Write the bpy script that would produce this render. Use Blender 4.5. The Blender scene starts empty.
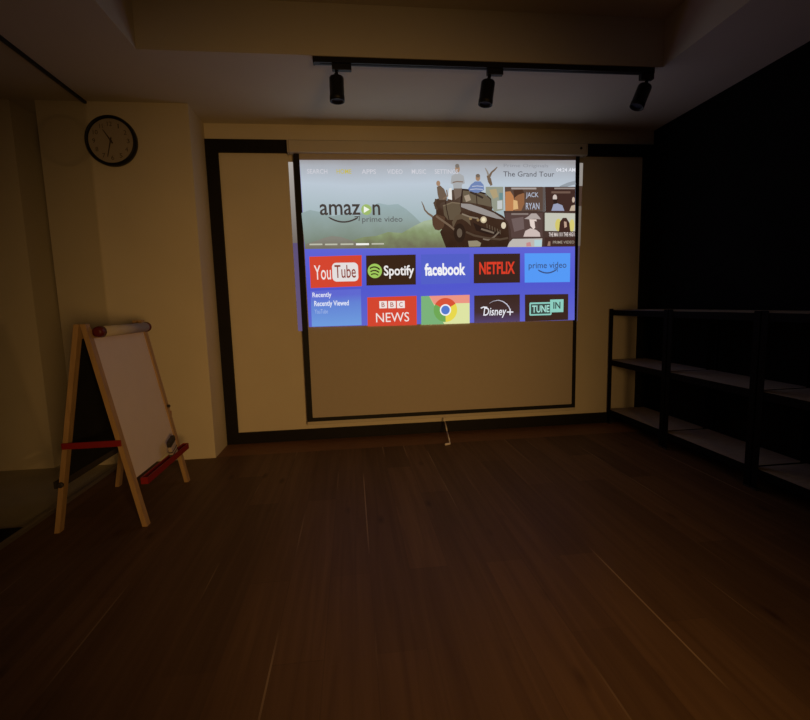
import bpy, bmesh, math, random
from mathutils import Vector, Matrix
random.seed(7)
scene = bpy.context.scene
col = scene.collection

# ------------------------------------------------------------------ materials
def lin(c):
    return tuple((v / 255 / 12.92 if v / 255 <= .04045 else ((v / 255 + .055) / 1.055) ** 2.4) for v in c)

def new_mat(name):
    m = bpy.data.materials.new(name)
    m.use_nodes = True
    nt = m.node_tree
    return m, nt, nt.nodes['Principled BSDF']

def surf(name, rgb, rough=.6, spec=.4, metal=0., var=.06, scale=9., bump=0., stretch=(1, 1, 1)):
    """Plain procedural surface with a little tonal variation and optional bump."""
    m, nt, b = new_mat(name)
    tc = nt.nodes.new('ShaderNodeTexCoord'); mp = nt.nodes.new('ShaderNodeMapping')
    mp.inputs['Scale'].default_value = stretch
    n = nt.nodes.new('ShaderNodeTexNoise'); n.inputs['Scale'].default_value = scale; n.inputs['Detail'].default_value = 5
    r = nt.nodes.new('ShaderNodeValToRGB')
    r.color_ramp.elements[0].position = .3; r.color_ramp.elements[1].position = .7
    r.color_ramp.elements[0].color = tuple(v * (1 - var) for v in rgb) + (1,)
    r.color_ramp.elements[1].color = tuple(min(1, v * (1 + var)) for v in rgb) + (1,)
    L = nt.links
    L.new(tc.outputs['Object'], mp.inputs['Vector']); L.new(mp.outputs['Vector'], n.inputs['Vector'])
    L.new(n.outputs['Fac'], r.inputs['Fac']); L.new(r.outputs['Color'], b.inputs['Base Color'])
    b.inputs['Roughness'].default_value = rough; b.inputs['Metallic'].default_value = metal
    b.inputs['Specular IOR Level'].default_value = spec
    if bump:
        bp = nt.nodes.new('ShaderNodeBump'); bp.inputs['Strength'].default_value = bump; bp.inputs['Distance'].default_value = .004
        L.new(n.outputs['Fac'], bp.inputs['Height']); L.new(bp.outputs['Normal'], b.inputs['Normal'])
    return m

_em = {}
GAIN = 1.0
def light(rgb, k=1.0):
    """Projected light of one flat colour (sRGB 0-255)."""
    key = (rgb, k)
    if key in _em: return _em[key]
    m = bpy.data.materials.new('projected_%d_%d_%d' % rgb); m.use_nodes = True
    nt = m.node_tree; nt.nodes.clear()
    o = nt.nodes.new('ShaderNodeOutputMaterial'); e = nt.nodes.new('ShaderNodeEmission')
    e.inputs['Color'].default_value = lin(rgb) + (1,); e.inputs['Strength'].default_value = GAIN * k
    nt.links.new(e.outputs[0], o.inputs[0])
    _em[key] = m
    return m

def light_ramp(name, stops, axis, lo, hi, noise=0., nscale=8.):
    """Projected picture area whose colours run along one axis of the picture."""
    m = bpy.data.materials.new(name); m.use_nodes = True
    nt = m.node_tree; nt.nodes.clear(); L = nt.links
    o = nt.nodes.new('ShaderNodeOutputMaterial'); e = nt.nodes.new('ShaderNodeEmission')
    g = nt.nodes.new('ShaderNodeNewGeometry'); s = nt.nodes.new('ShaderNodeSeparateXYZ')
    mr = nt.nodes.new('ShaderNodeMapRange'); mr.inputs['From Min'].default_value = lo; mr.inputs['From Max'].default_value = hi
    r = nt.nodes.new('ShaderNodeValToRGB')
    while len(r.color_ramp.elements) > 1: r.color_ramp.elements.remove(r.color_ramp.elements[-1])
    for i, (p, c) in enumerate(stops):
        el = r.color_ramp.elements[0] if i == 0 else r.color_ramp.elements.new(p)
        el.position = p; el.color = lin(c) + (1,)
    n = nt.nodes.new('ShaderNodeTexNoise'); n.inputs['Scale'].default_value = nscale; n.inputs['Detail'].default_value = 6
    ma = nt.nodes.new('ShaderNodeMath'); ma.operation = 'MULTIPLY_ADD'
    ma.inputs[1].default_value = noise; 
    sb = nt.nodes.new('ShaderNodeMath'); sb.operation = 'SUBTRACT'; sb.inputs[1].default_value = .5
    L.new(g.outputs['Position'], s.inputs[0]); L.new(s.outputs[axis], mr.inputs['Value'])
    L.new(g.outputs['Position'], n.inputs['Vector']); L.new(n.outputs['Fac'], sb.inputs[0]); L.new(sb.outputs[0], ma.inputs[0])
    L.new(mr.outputs[0], ma.inputs[2]); L.new(ma.outputs[0], r.inputs['Fac'])
    L.new(r.outputs['Color'], e.inputs['Color']); e.inputs['Strength'].default_value = GAIN
    L.new(e.outputs[0], o.inputs[0])
    return m

def wood_floor():
    m, nt, b = new_mat('oak_plank_floor'); L = nt.links
    tc = nt.nodes.new('ShaderNodeTexCoord'); sp = nt.nodes.new('ShaderNodeSeparateXYZ')
    ax = nt.nodes.new('ShaderNodeMath'); ax.operation = 'ADD'; ax.inputs[1].default_value = 10 * .163 - .36 + .163 * 20
    ay = nt.nodes.new('ShaderNodeMath'); ay.operation = 'ADD'; ay.inputs[1].default_value = 20.
    cb = nt.nodes.new('ShaderNodeCombineXYZ')
    L.new(tc.outputs['Object'], sp.inputs[0]); L.new(sp.outputs['X'], ax.inputs[0]); L.new(sp.outputs['Y'], ay.inputs[0])
    L.new(ay.outputs[0], cb.inputs['X']); L.new(ax.outputs[0], cb.inputs['Y'])
    br = nt.nodes.new('ShaderNodeTexBrick'); br.offset = .37; br.offset_frequency = 2; br.squash = 1.0
    br.inputs['Scale'].default_value = 1.; br.inputs['Brick Width'].default_value = 1.21; br.inputs['Row Height'].default_value = .163
    br.inputs['Mortar Size'].default_value = .0022; br.inputs['Mortar Smooth'].default_value = .3
    br.inputs['Color1'].default_value = (.72, .72, .72, 1); br.inputs['Color2'].default_value = (1.12, 1.12, 1.12, 1); br.inputs['Mortar'].default_value = (.8, .8, .8, 1)
    L.new(cb.outputs[0], br.inputs['Vector'])
    # grain, drawn out along the planks
    mp = nt.nodes.new('ShaderNodeMapping'); mp.inputs['Scale'].default_value = (26, 1.1, 1)
    L.new(tc.outputs['Object'], mp.inputs['Vector'])
    n = nt.nodes.new('ShaderNodeTexNoise'); n.inputs['Scale'].default_value = 1.; n.inputs['Detail'].default_value = 7; n.inputs['Distortion'].default_value = .8
    L.new(mp.outputs['Vector'], n.inputs['Vector'])
    r = nt.nodes.new('ShaderNodeValToRGB')
    r.color_ramp.elements[0].position = .25; r.color_ramp.elements[0].color = FLOOR_DARK + (1,)
    r.color_ramp.elements[1].position = .75; r.color_ramp.elements[1].color = FLOOR_LIGHT + (1,)
    L.new(n.outputs['Fac'], r.inputs['Fac'])
    mx = nt.nodes.new('ShaderNodeMix'); mx.data_type = 'RGBA'; mx.blend_type = 'MULTIPLY'; mx.inputs['Factor'].default_value = .8
    L.new(r.outputs['Color'], mx.inputs['A']); L.new(br.outputs['Color'], mx.inputs['B'])
    # knots
    mk = nt.nodes.new('ShaderNodeMapping'); mk.inputs['Scale'].default_value = (7, 2.6, 1)
    L.new(tc.outputs['Object'], mk.inputs['Vector'])
    v = nt.nodes.new('ShaderNodeTexVoronoi'); v.inputs['Scale'].default_value = 1.; v.inputs['Randomness'].default_value = 1.
    L.new(mk.outputs['Vector'], v.inputs['Vector'])
    kr = nt.nodes.new('ShaderNodeValToRGB'); kr.color_ramp.elements[0].position = .03; kr.color_ramp.elements[0].color = (.4, .36, .33, 1)
    kr.color_ramp.elements[1].position = .16; kr.color_ramp.elements[1].color = (1, 1, 1, 1)
    L.new(v.outputs['Distance'], kr.inputs['Fac'])
    m2 = nt.nodes.new('ShaderNodeMix'); m2.data_type = 'RGBA'; m2.blend_type = 'MULTIPLY'; m2.inputs['Factor'].default_value = .8
    L.new(mx.outputs['Result'], m2.inputs['A']); L.new(kr.outputs['Color'], m2.inputs['B'])
    # highlights on the joint edges, painted pale into the plank colour in parts
    n3 = nt.nodes.new('ShaderNodeTexNoise'); n3.inputs['Scale'].default_value = 1.; n3.inputs['Detail'].default_value = 1
    mw_ = nt.nodes.new('ShaderNodeMapping'); mw_.inputs['Scale'].default_value = (5.2, 1.1, 1); mw_.inputs['Location'].default_value = (3.1, 1.7, 0)
    L.new(tc.outputs['Object'], mw_.inputs['Vector']); L.new(mw_.outputs['Vector'], n3.inputs['Vector'])
    wr = nt.nodes.new('ShaderNodeValToRGB'); wr.color_ramp.elements[0].position = .57; wr.color_ramp.elements[1].position = .70
    L.new(n3.outputs['Fac'], wr.inputs['Fac'])
    wm = nt.nodes.new('ShaderNodeMath'); wm.operation = 'MULTIPLY'; 
    pg = nt.nodes.new('ShaderNodeMath'); pg.operation = 'PINGPONG'; pg.inputs[1].default_value = .0815; L.new(ax.outputs[0], pg.inputs[0])
    lt = nt.nodes.new('ShaderNodeMath'); lt.operation = 'LESS_THAN'; lt.inputs[1].default_value = .003; L.new(pg.outputs[0], lt.inputs[0])
    L.new(lt.outputs[0], wm.inputs[0]); L.new(wr.outputs['Color'], wm.inputs[1])
    m3 = nt.nodes.new('ShaderNodeMix'); m3.data_type = 'RGBA'; m3.inputs['B'].default_value = (.32, .22, .13, 1)
    L.new(wm.outputs[0], m3.inputs['Factor']); L.new(m2.outputs['Result'], m3.inputs['A'])
    L.new(m3.outputs['Result'], b.inputs['Base Color'])
    b.inputs['Roughness'].default_value = .5; b.inputs['Specular IOR Level'].default_value = .14
    bp = nt.nodes.new('ShaderNodeBump'); bp.inputs['Strength'].default_value = .25; bp.inputs['Distance'].default_value = .002
    L.new(n.outputs['Fac'], bp.inputs['Height']); L.new(bp.outputs['Normal'], b.inputs['Normal'])
    return m

def glass_mat():
    m = bpy.data.materials.new('clear_glass'); m.use_nodes = True
    nt = m.node_tree; nt.nodes.clear(); L = nt.links
    o = nt.nodes.new('ShaderNodeOutputMaterial'); mx = nt.nodes.new('ShaderNodeMixShader')
    t = nt.nodes.new('ShaderNodeBsdfTransparent'); t.inputs[0].default_value = (.99, .988, .975, 1)
    g = nt.nodes.new('ShaderNodeBsdfGlossy'); g.inputs['Roughness'].default_value = .02
    lw = nt.nodes.new('ShaderNodeLayerWeight'); lw.inputs['Blend'].default_value = .5
    pw = nt.nodes.new('ShaderNodeMath'); pw.operation = 'POWER'; pw.inputs[1].default_value = 5.
    f = nt.nodes.new('ShaderNodeMath'); f.operation = 'MULTIPLY_ADD'; f.inputs[1].default_value = .9; f.inputs[2].default_value = .02
    L.new(lw.outputs['Facing'], pw.inputs[0]); L.new(pw.outputs[0], f.inputs[0])
    L.new(f.outputs[0], mx.inputs[0]); L.new(t.outputs[0], mx.inputs[1]); L.new(g.outputs[0], mx.inputs[2]); L.new(mx.outputs[0], o.inputs[0])
    return m

FLOOR_DARK = (.104, .055, .024)
FLOOR_LIGHT = (.158, .088, .041)
M = {}
M['wall'] = surf('cream_paint', (.66, .59, .46), .75, .2, var=.03, scale=3, bump=.05)
M['ceil'] = surf('white_ceiling_paint', (.70, .645, .53), .8, .2, var=.025, scale=2)
M['black_wall'] = surf('black_wall_paint', (.006, .006, .006), .9, .1, var=.2, scale=4)
M['black_trim'] = surf('black_trim_paint', (.007, .0055, .005), .6, .2, var=.2, scale=12)
M['border_board'] = surf('reddish_border_board', (.21, .105, .048), .5, .15, var=.25, scale=4, stretch=(2, 30, 1))
M['tile'] = surf('pale_corridor_tile', (.42, .38, .26), .5, .3, var=.08, scale=5)
M['recess_shade'] = surf('recess_shade_brown', (.24, .19, .11), .8, .1, var=.03)  # wall colour darkened to carry the shade inside the recess
M['floor'] = wood_floor()
M['glass'] = glass_mat()
M['sheet'] = surf('matt_screen_fabric', (.50, .435, .36), .9, .1, var=.015, scale=30)
M['case'] = surf('cream_metal_case', (.55, .49, .38), .5, .3, var=.02)
M['border'] = surf('black_screen_border', (.008, .008, .009), .6, .25)
M['black_metal'] = surf('black_powder_coat', (.010, .010, .011), .5, .3)
M['shelf_metal'] = surf('black_shelf_metal', (.0055, .0052, .005), .7, .06)
M['board'] = surf('pale_fibreboard', (.42, .35, .27), .7, .15, var=.1, scale=14, stretch=(1, 4, 1))
M['pine'] = surf('pale_pine', (.40, .25, .115), .55, .3, var=.14, scale=5, stretch=(12, 12, 1.2))
M['whiteboard'] = surf('white_drawing_board', (.72, .62, .53), .45, .3, var=.02)
M['chalkboard'] = surf('black_chalkboard', (.012, .012, .013), .8, .15, var=.2)
M['paper'] = surf('white_paper', (.50, .44, .36), .8, .1, var=.02)
M['red'] = surf('red_plastic', (.24, .013, .011), .45, .3)
M['dark_red'] = surf('dark_red_plastic', (.10, .012, .009), .45, .3)
M['clock_rim'] = surf('black_clock_rim', (.006, .006, .007), .4, .3)
M['clock_dial'] = surf('white_clock_dial', (.40, .34, .27), .6, .2, var=.02)
M['clock_ink'] = surf('dark_clock_ink', (.085, .062, .045), .6, .2)
M['cord'] = surf('white_cord', (.75, .68, .58), .7, .2)
M['lens'] = surf('unlit_lamp_lens', (.012, .012, .012), .6, .2)
M['mat'] = surf('black_rubber_mat', (.006, .006, .006), .9, .1, var=.3, scale=60, bump=.3)
M['grey_plastic'] = surf('dark_grey_plastic', (.035, .03, .028), .5, .3)
M['pale_plastic'] = surf('pale_printed_card', (.42, .35, .30), .6, .2)
M['rail'] = surf('grey_aluminium', (.25, .22, .18), .4, .4, metal=.6)

# ------------------------------------------------------------------ mesh helpers
class MB:
    """Collects shapes in world coordinates, then links them as one mesh object."""
    def __init__(s): s.bm = bmesh.new()
    def box(s, a, b, bev=0.):
        x0, y0, z0 = a; x1, y1, z1 = b
        vs = [s.bm.verts.new(p) for p in ((x0,y0,z0),(x1,y0,z0),(x1,y1,z0),(x0,y1,z0),(x0,y0,z1),(x1,y0,z1),(x1,y1,z1),(x0,y1,z1))]
        fs = [s.bm.faces.new([vs[i] for i in f]) for f in ((3,2,1,0),(4,5,6,7),(0,1,5,4),(1,2,6,5),(2,3,7,6),(3,0,4,7))]
        if bev:
            es = list({e for f in fs for e in f.edges})
            bmesh.ops.bevel(s.bm, geom=es, offset=bev, segments=2, affect='EDGES', profile=.5)
        return s
    def hexa(s, pts):
        """Eight corners, bottom ring then top ring."""
        vs = [s.bm.verts.new(p) for p in pts]
        for f in ((3,2,1,0),(4,5,6,7),(0,1,5,4),(1,2,6,5),(2,3,7,6),(3,0,4,7)): s.bm.faces.new([vs[i] for i in f])
        return s
    def beam(s, p, q, w, d, side=(0, 1, 0)):
        """Rectangular bar from p to q, w across `side`, d across the other way."""
        p, q = Vector(p), Vector(q); t = (q - p).normalized(); sd = Vector(side); sd = (sd - t * sd.dot(t)).normalized(); n = t.cross(sd)
        r = []
        for c in (p, q):
            for a, b in ((-1,-1),(1,-1),(1,1),(-1,1)): r.append(c + sd * a * w / 2 + n * b * d / 2)
        return s.hexa(r)
    def lathe(s, p, q, prof, seg=32):
        """Solid of revolution about p->q; prof = [(t, radius)] with t in metres along the axis."""
        p, q = Vector(p), Vector(q); t = (q - p).normalized()
        a = Vector((0, 0, 1)) if abs(t.z) < .9 else Vector((1, 0, 0)); u = t.cross(a).normalized(); v = t.cross(u)
        rings = []
        for h, r in prof:
            rings.append([s.bm.verts.new(p + t * h + (u * math.cos(2*math.pi*i/seg) + v * math.sin(2*math.pi*i/seg)) * max(r, 1e-5)) for i in range(seg)])
        for A, B in zip(rings, rings[1:]):
            for i in range(seg): s.bm.faces.new((A[i], A[(i+1) % seg], B[(i+1) % seg], B[i]))
        s.bm.faces.new(rings[0][::-1]); s.bm.faces.new(rings[-1])
        return s
    def tube(s, pts, r, seg=8):
        for p, q in zip(pts, pts[1:]):
            s.lathe(p, q, [(0, r), ((Vector(q) - Vector(p)).length, r)], seg)
        return s
    def prism(s, pts, a, b):
        """Polygon in the X-Y plane between heights a and b."""
        A = [s.bm.verts.new((x, y, a)) for x, y in pts]; B = [s.bm.verts.new((x, y, b)) for x, y in pts]
        n = len(pts); s.bm.faces.new(A[::-1]); s.bm.faces.new(B)
        for i in range(n): s.bm.faces.new((A[i], A[(i+1) % n], B[(i+1) % n], B[i]))
        return s

WORLD = {}
def origin_of(o): return WORLD.get(o.name, Vector((0, 0, 0)))

def obj(name, mb, mats, parent=None, smooth=False, at=None):
    bm = mb.bm if isinstance(mb, MB) else mb
    bmesh.ops.recalc_face_normals(bm, faces=bm.faces)
    base = origin_of(parent) if parent else Vector(at or (0, 0, 0))
    bmesh.ops.translate(bm, verts=bm.verts, vec=-base)
    me = bpy.data.meshes.new(name); bm.to_mesh(me); bm.free()
    for m in (mats if isinstance(mats, (list, tuple)) else [mats]): me.materials.append(m)
    if smooth:
        for p in me.polygons: p.use_smooth = len(p.vertices) == 4
    o = bpy.data.objects.new(name, me); col.objects.link(o)
    if parent: o.parent = parent
    else: o.location = base
    WORLD[o.name] = base
    return o

def tag(o, label=None, cat=None, group=None, kind=None):
    if label: o['label'] = label
    if cat: o['category'] = cat
    if group: o['group'] = group
    if kind: o['kind'] = kind
    return o

def thing(name, loc, label, cat, group=None):
    o = bpy.data.objects.new(name, None); col.objects.link(o); o.location = loc; o.empty_display_size = .1
    WORLD[o.name] = Vector(loc)
    return tag(o, label, cat, group)

def structure(name, mb, m, label=None, cat=None):
    o = obj(name, mb, m); o['kind'] = 'structure'
    o['label'] = label; o['category'] = cat
    return o

# ------------------------------------------------------------------ room
D = 3.782            # back wall
PC = 3.441           # front of the pillar wall
XR = 2.592           # black right wall
XG = -1.70           # glass partition
ZC = 2.493           # soffit
REAR = -2.4
XF = -3.6            # far side of the corridor behind the glass

structure('floor', MB().box((XG, REAR, -.06), (XR, 3.455, 0)), M['floor'], 'dark oak plank floor running towards the back wall', 'floor')
structure('floor', MB().box((XF, REAR, -.06), (XG, 3.95, 0)), M['tile'], 'pale floor beyond the glass partition on the left', 'floor')
structure('trim_1', MB().box((XG, 3.455, -.06), (XR, D, 0)), M['border_board'], 'reddish cross board at the foot of the back wall', 'floor trim')
structure('wall_back', MB().box((-1.049, D, 0), (XR, D + .1, ZC)), M['wall'], 'cream back wall behind the projection screen', 'wall')
structure('wall_left', MB().box((-2.01, PC, 0), (-1.049, D + .2, ZC)), M['wall'], 'cream pillar wall carrying the round clock', 'wall')
structure('wall_corridor', MB().box((XF, PC, 0), (-2.165, 4.1, ZC)), M['wall'], 'cream wall of the corridor seen through the glass', 'wall')
structure('wall_recess', MB().box((-2.2, 4.0, 0), (-1.9, 4.1, ZC)), M['recess_shade'], 'dark recess in the corridor behind the glass', 'wall')
structure('wall_corridor_side', MB().box((XF - .1, REAR, 0), (XF, 4.1, ZC)), M['wall'], 'far side wall of the corridor', 'wall')
structure('wall_right', MB().box((XR, REAR, 0), (XR + .1, D + .1, ZC)), M['black_wall'], 'black painted right wall behind the shelving', 'wall')
structure('wall_rear', MB().box((XF, REAR - .1, 0), (XR, REAR, ZC + .3)), M['wall'], 'wall behind the viewer', 'wall')
cfL, cfR, cfB, cfF, cfT = -1.09, 1.947, 2.778, -1.4, 2.765
c = MB()
c.box((XF, REAR, ZC), (cfL, 4.1, ZC + .32)); c.box((cfR, REAR, ZC), (XR + .1, 4.1, ZC + .32))
c.box((cfL, cfB, ZC), (cfR, 4.1, ZC + .32)); c.box((cfL, REAR, ZC), (cfR, cfF, ZC + .32)); c.box((cfL, cfF, cfT), (cfR, cfB, cfT + .05))
structure('ceiling', c, M['ceil'], 'white ceiling with a raised tray over the room', 'ceiling')

# black trim boards framing the back wall
t = .022
structure('trim_2', MB().box((-1.049, D - t, 0), (-.957, D, 2.375)), M['black_trim'], 'black upright trim board beside the pillar', 'trim')
structure('trim_3', MB().box((2.497, D - t, 0), (XR, D, 2.375)), M['black_trim'], 'black upright trim board in the right corner', 'trim')
structure('trim_4', MB().box((-.957, D - t, 2.280), (2.497, D, 2.375)), M['black_trim'], 'black trim board across the top behind the screen case', 'trim')
structure('trim_5', MB().box((-.957, D - t, 0), (2.497, D, .092)), M['black_trim'], 'black trim board along the foot of the back wall', 'trim')

# glass partition on the left
win = bpy.data.objects.new('window_1', None); col.objects.link(win); WORLD[win.name] = Vector((0, 0, 0))
tag(win, 'clear glass partition along the left side of the room', 'window', kind='structure')
obj('glass_pane', MB().box((XG - .005, REAR, .018), (XG + .005, PC, ZC - .014)), M['glass'], win)
obj('top_rail', MB().box((XG - .009, REAR, ZC - .016), (XG + .009, PC, ZC)), M['black_metal'], win)
obj('base_rail', MB().box((XG - .012, REAR, 0), (XG + .012, PC, .02)), M['rail'], win)

# ------------------------------------------------------------------ projection screen
SY = 3.722
scr = thing('projection_screen', (.76, SY, .14), 'white pull-down projection screen with black border hanging on the back wall', 'projection screen')
cs = MB().box((-.425, 3.688, 2.262), (1.947, D - .023, 2.352), .008)
case = obj('case', cs, M['case'], scr); case['label'] = 'cream screen case'
for x0, x1 in ((-.434, -.425), (1.947, 1.956)):
    obj('end_cap', MB().box((x0, 3.684, 2.259), (x1, D - .023, 2.355), .003), M['case'], case)
obj('screw', MB().lathe((1.90, 3.690, 2.315), (1.90, 3.684, 2.315), [(0, .010), (.004, .010), (.006, .006)], 16), M['black_metal'], case)
obj('sheet', MB().box((-.392, SY, .165), (1.905, SY + .003, 2.27)), M['sheet'], scr)
bd = MB()
bd.box((-.393, SY - .001, .165), (-.350, SY + .004, 2.266)); bd.box((1.873, SY - .001, .165), (1.906, SY + .004, 2.266)); bd.box((-.350, SY - .001, .165), (1.873, SY + .004, .197))
obj('border', bd, M['border'], scr)['label'] = 'black screen border'
obj('bottom_bar', MB().box((-.395, SY - .006, .138), (1.908, SY + .010, .165), .004), M['case'], scr)
cd = MB(); cd.tube([(.742, SY - .004, .15), (.742, SY - .03, .11), (.736, 3.58, .06), (.726, 3.43, .016), (.722, 3.405, .009)], .0048, 8)
cord = obj('pull_cord', cd, M['cord'], scr, True); cord['label'] = 'white pull cord'
obj('pull_handle', MB().lathe((.678, 3.39, .0095), (.727, 3.405, .0095), [(0, .004), (.004, .009), (.042, .008), (.049, .004)], 14), M['cord'], cord, True)

# ------------------------------------------------------------------ projected picture
pic = thing('projected_picture', (.76, SY - .002, .93), 'bright projected streaming menu on the upper part of the screen', 'projected picture')
EPS = .0008
def flat(polys, y):
    """polys = [(points in X-Z, material)] -> bmesh of flat picture areas at depth y."""
    bm = bmesh.new(); mats = []
    for k, (pts, m) in enumerate(polys):
        if m not in mats: mats.append(m)
        f = bm.faces.new([bm.verts.new((x, y - k * 1e-5 * 4, z)) for x, z in pts]); f.material_index = mats.index(m)
    return bm, mats
def area(name, polys, lay, parent):
    bm, mats = flat(polys, SY - .002 - lay * EPS - (.004 if lay > 1 else 0))
    return obj(name, bm, mats, parent)
def rect(b): x0, z0, x1, z1 = b; return [(x0, z0), (x1, z0), (x1, z1), (x0, z1)]
def disc(c, rx, rz=None, n=36, a0=0, a1=360):
    rz = rz or rx
    pts = [(c[0] + rx * math.cos(math.radians(a0 + (a1 - a0) * i / n)), c[1] + rz * math.sin(math.radians(a0 + (a1 - a0) * i / n))) for i in range(n if a1 - a0 == 360 else n + 1)]
    return pts
def rrect(b, r, n=6):
    x0, z0, x1, z1 = b; out = []
    for cx, cz, a in ((x1 - r, z1 - r, 0), (x0 + r, z1 - r, 90), (x0 + r, z0 + r, 180), (x1 - r, z0 + r, 270)):
        out += [(cx + r * math.cos(math.radians(a + 90 * i / n)), cz + r * math.sin(math.radians(a + 90 * i / n))) for i in range(n + 1)]
    return out
def stroke(pts, w):
    """Ribbon of width w (or a list of widths) along a polyline."""
    L, R = [], []
    for i, p in enumerate(pts):
        a = Vector(pts[max(0, i - 1)]); b = Vector(pts[min(len(pts) - 1, i + 1)]); d = (b - a).normalized()
        ww = (w[i] if isinstance(w, (list, tuple)) else w) / 2; n = Vector((-d.y, d.x)) * ww
        L.append((p[0] + n.x, p[1] + n.y)); R.append((p[0] - n.x, p[1] - n.y))
    return L + R[::-1]
def arc(p0, p1, sag, n=14):
    a, b = Vector(p0), Vector(p1); d = b - a; nn = Vector((d.y, -d.x)).normalized()
    return [tuple(a + d * i / n + nn * sag * (1 - (2 * i / n - 1) ** 2)) for i in range(n + 1)]
def glyphs(s, box, bold=0., shear=0.):
    """Lettering as flat mesh fitted into a box (x0, z0, x1, z1); returns bmesh in X-Z at y = 0."""
    cu = bpy.data.curves.new('lettering', 'FONT'); cu.body = s; cu.size = 1; cu.offset = bold; cu.shear = shear; cu.resolution_u = 3
    o = bpy.data.objects.new('lettering', cu); me = bpy.data.meshes.new_from_object(o)
    bpy.data.objects.remove(o); bpy.data.curves.remove(cu)
    bm = bmesh.new(); bm.from_mesh(me); bpy.data.meshes.remove(me)
    xs = [v.co.x for v in bm.verts]; ys = [v.co.y for v in bm.verts]
    x0, z0, x1, z1 = box; sx = (x1 - x0) / (max(xs) - min(xs)); sy = (z1 - z0) / (max(ys) - min(ys)); ax, ay = min(xs), min(ys)
    for v in bm.verts: v.co = Vector((x0 + (v.co.x - ax) * sx, 0, z0 + (v.co.y - ay) * sy))
    return bm
def text(name, s, box, m, lay, parent, bold=0., shear=0., at=None):
    words = s.split(' '); wid = [len(w) for w in words]
    full = glyphs(s, box, bold, shear); xs = sorted((v.co.x for v in full.verts))
    gaps = sorted(((b - a, (a + b) / 2) for a, b in zip(xs, xs[1:])), reverse=True)[:len(words) - 1]
    cuts = [-1e9] + sorted(g[1] for g in gaps) + [1e9]; res = None
    for lo, hi in zip(cuts, cuts[1:]):
        bm = full.copy(); bmesh.ops.delete(bm, geom=[v for v in bm.verts if not lo < v.co.x < hi], context='VERTS')
        bmesh.ops.translate(bm, verts=bm.verts, vec=(0, SY - .002 - lay * EPS - (.004 if lay > 1 else 0), 0))
        res = obj(name, bm, m, parent)
    full.free()
    return res

BLUE = light_ramp('projected_menu_blue', [(0, (98, 102, 205)), (.5, (82, 88, 205)), (1, (96, 100, 212))], 'Z', .92, 1.55, .12, 3)
PANEL = light_ramp('projected_panel_blue', [(0, (112, 158, 222)), (.75, (100, 130, 212)), (1, (96, 104, 208))], 'Z', .93, 1.19, .1, 4)
WHITE = light((232, 232, 240)); DARK = light((58, 38, 24)); INK = light((70, 62, 58))
area('menu_backdrop', [([(-0.3486, 2.2146), (1.869, 2.2305), (1.8855, 0.927), (-0.3425, 0.9391)], BLUE)], 0, pic)
# banner photograph
SKY = light_ramp('projected_sky', [(0, (138, 160, 150)), (.35, (166, 184, 188)), (.72, (188, 200, 212)), (.93, (172, 176, 184)), (1, (156, 154, 156))], 'Z', 1.55, 2.22, .10, 2.5)
HILL = light_ramp('projected_hills', [(0, (118, 130, 112)), (.5, (140, 156, 150)), (1, (156, 176, 180))], 'Z', 1.56, 1.90, .45, 6)
GREEN = light_ramp('projected_grass', [(0, (112, 110, 86)), (.55, (134, 148, 108)), (1, (166, 182, 152))], 'Z', 1.55, 1.75, .9, 11)
SOIL = light_ramp('projected_soil', [(0, (118, 110, 92)), (1, (134, 132, 122))], 'Z', 1.55, 1.63, .6, 9)
GX, GZ = (1.1139, 1.7328)
CAR = light_ramp('projected_dark_car', [(0, (52, 34, 24)), (.6, (66, 46, 34)), (1, (88, 72, 60))], 'Z', 1.55, 2.0, .7, 14)
BODY = light((98, 84, 66)); HOOD = light((152, 146, 142)); LAMP = light((206, 190, 158)); BROWN = light((86, 62, 46))
SHIRT = light((168, 170, 172)); CHECK = light((112, 132, 178)); SKIN = light((164, 132, 106)); HORN = light((116, 96, 78)); TROUS = light((116, 100, 88))
b = []
b.append(([(-0.3486, 2.2146), (1.869, 2.2305), (1.8763, 1.5405), (-0.3421, 1.5486)], SKY))
b.append(([(-0.3545, 1.8218), (-0.2885, 1.8441), (-0.2128, 1.8287), (-0.1141, 1.798), (-0.0204, 1.8128), (0.0804, 1.7971), (0.161, 1.8577), (0.241, 1.8956), (0.3194, 1.8802), (0.399, 1.8876), (0.4618, 1.8491), (0.5167, 1.8026), (0.5718, 1.7481), (0.7328, 1.6688), (0.9798, 1.635), (0.9789, 1.5436), (-0.3421, 1.5486)], HILL))
b.append(([(0.01, 1.6059), (0.1213, 1.6356), (0.2165, 1.6424), (0.3129, 1.6725), (0.4247, 1.6637), (0.5227, 1.7173), (0.6044, 1.7557), (0.6858, 1.7707), (0.7827, 1.7154), (0.8969, 1.6358), (0.9795, 1.6032), (0.9789, 1.5452), (-0.0706, 1.5506)], GREEN))
b.append(([(-0.3324, 1.5868), (-0.2543, 1.6088), (-0.1914, 1.6311), (-0.1287, 1.6458), (-0.059, 1.6374), (0.0104, 1.6136), (0.0723, 1.5898), (0.1344, 1.5619), (0.1339, 1.5487), (-0.342, 1.5502)], SOIL))
# animal head with long horns at the front left of the car
b.append((stroke([(0.5875, 1.9065), (0.6029, 1.8718), (0.6127, 1.8409), (0.638, 1.8137), (0.674, 1.7902)], [.004, .010, .012, .014, .018]), HORN))
b.append(([(0.6698, 1.7864), (0.7028, 1.8095), (0.7436, 1.8171), (0.7758, 1.7936), (0.7832, 1.7467), (0.762, 1.6999), (0.7249, 1.6806), (0.6924, 1.6887), (0.6735, 1.724)], BROWN))
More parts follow.
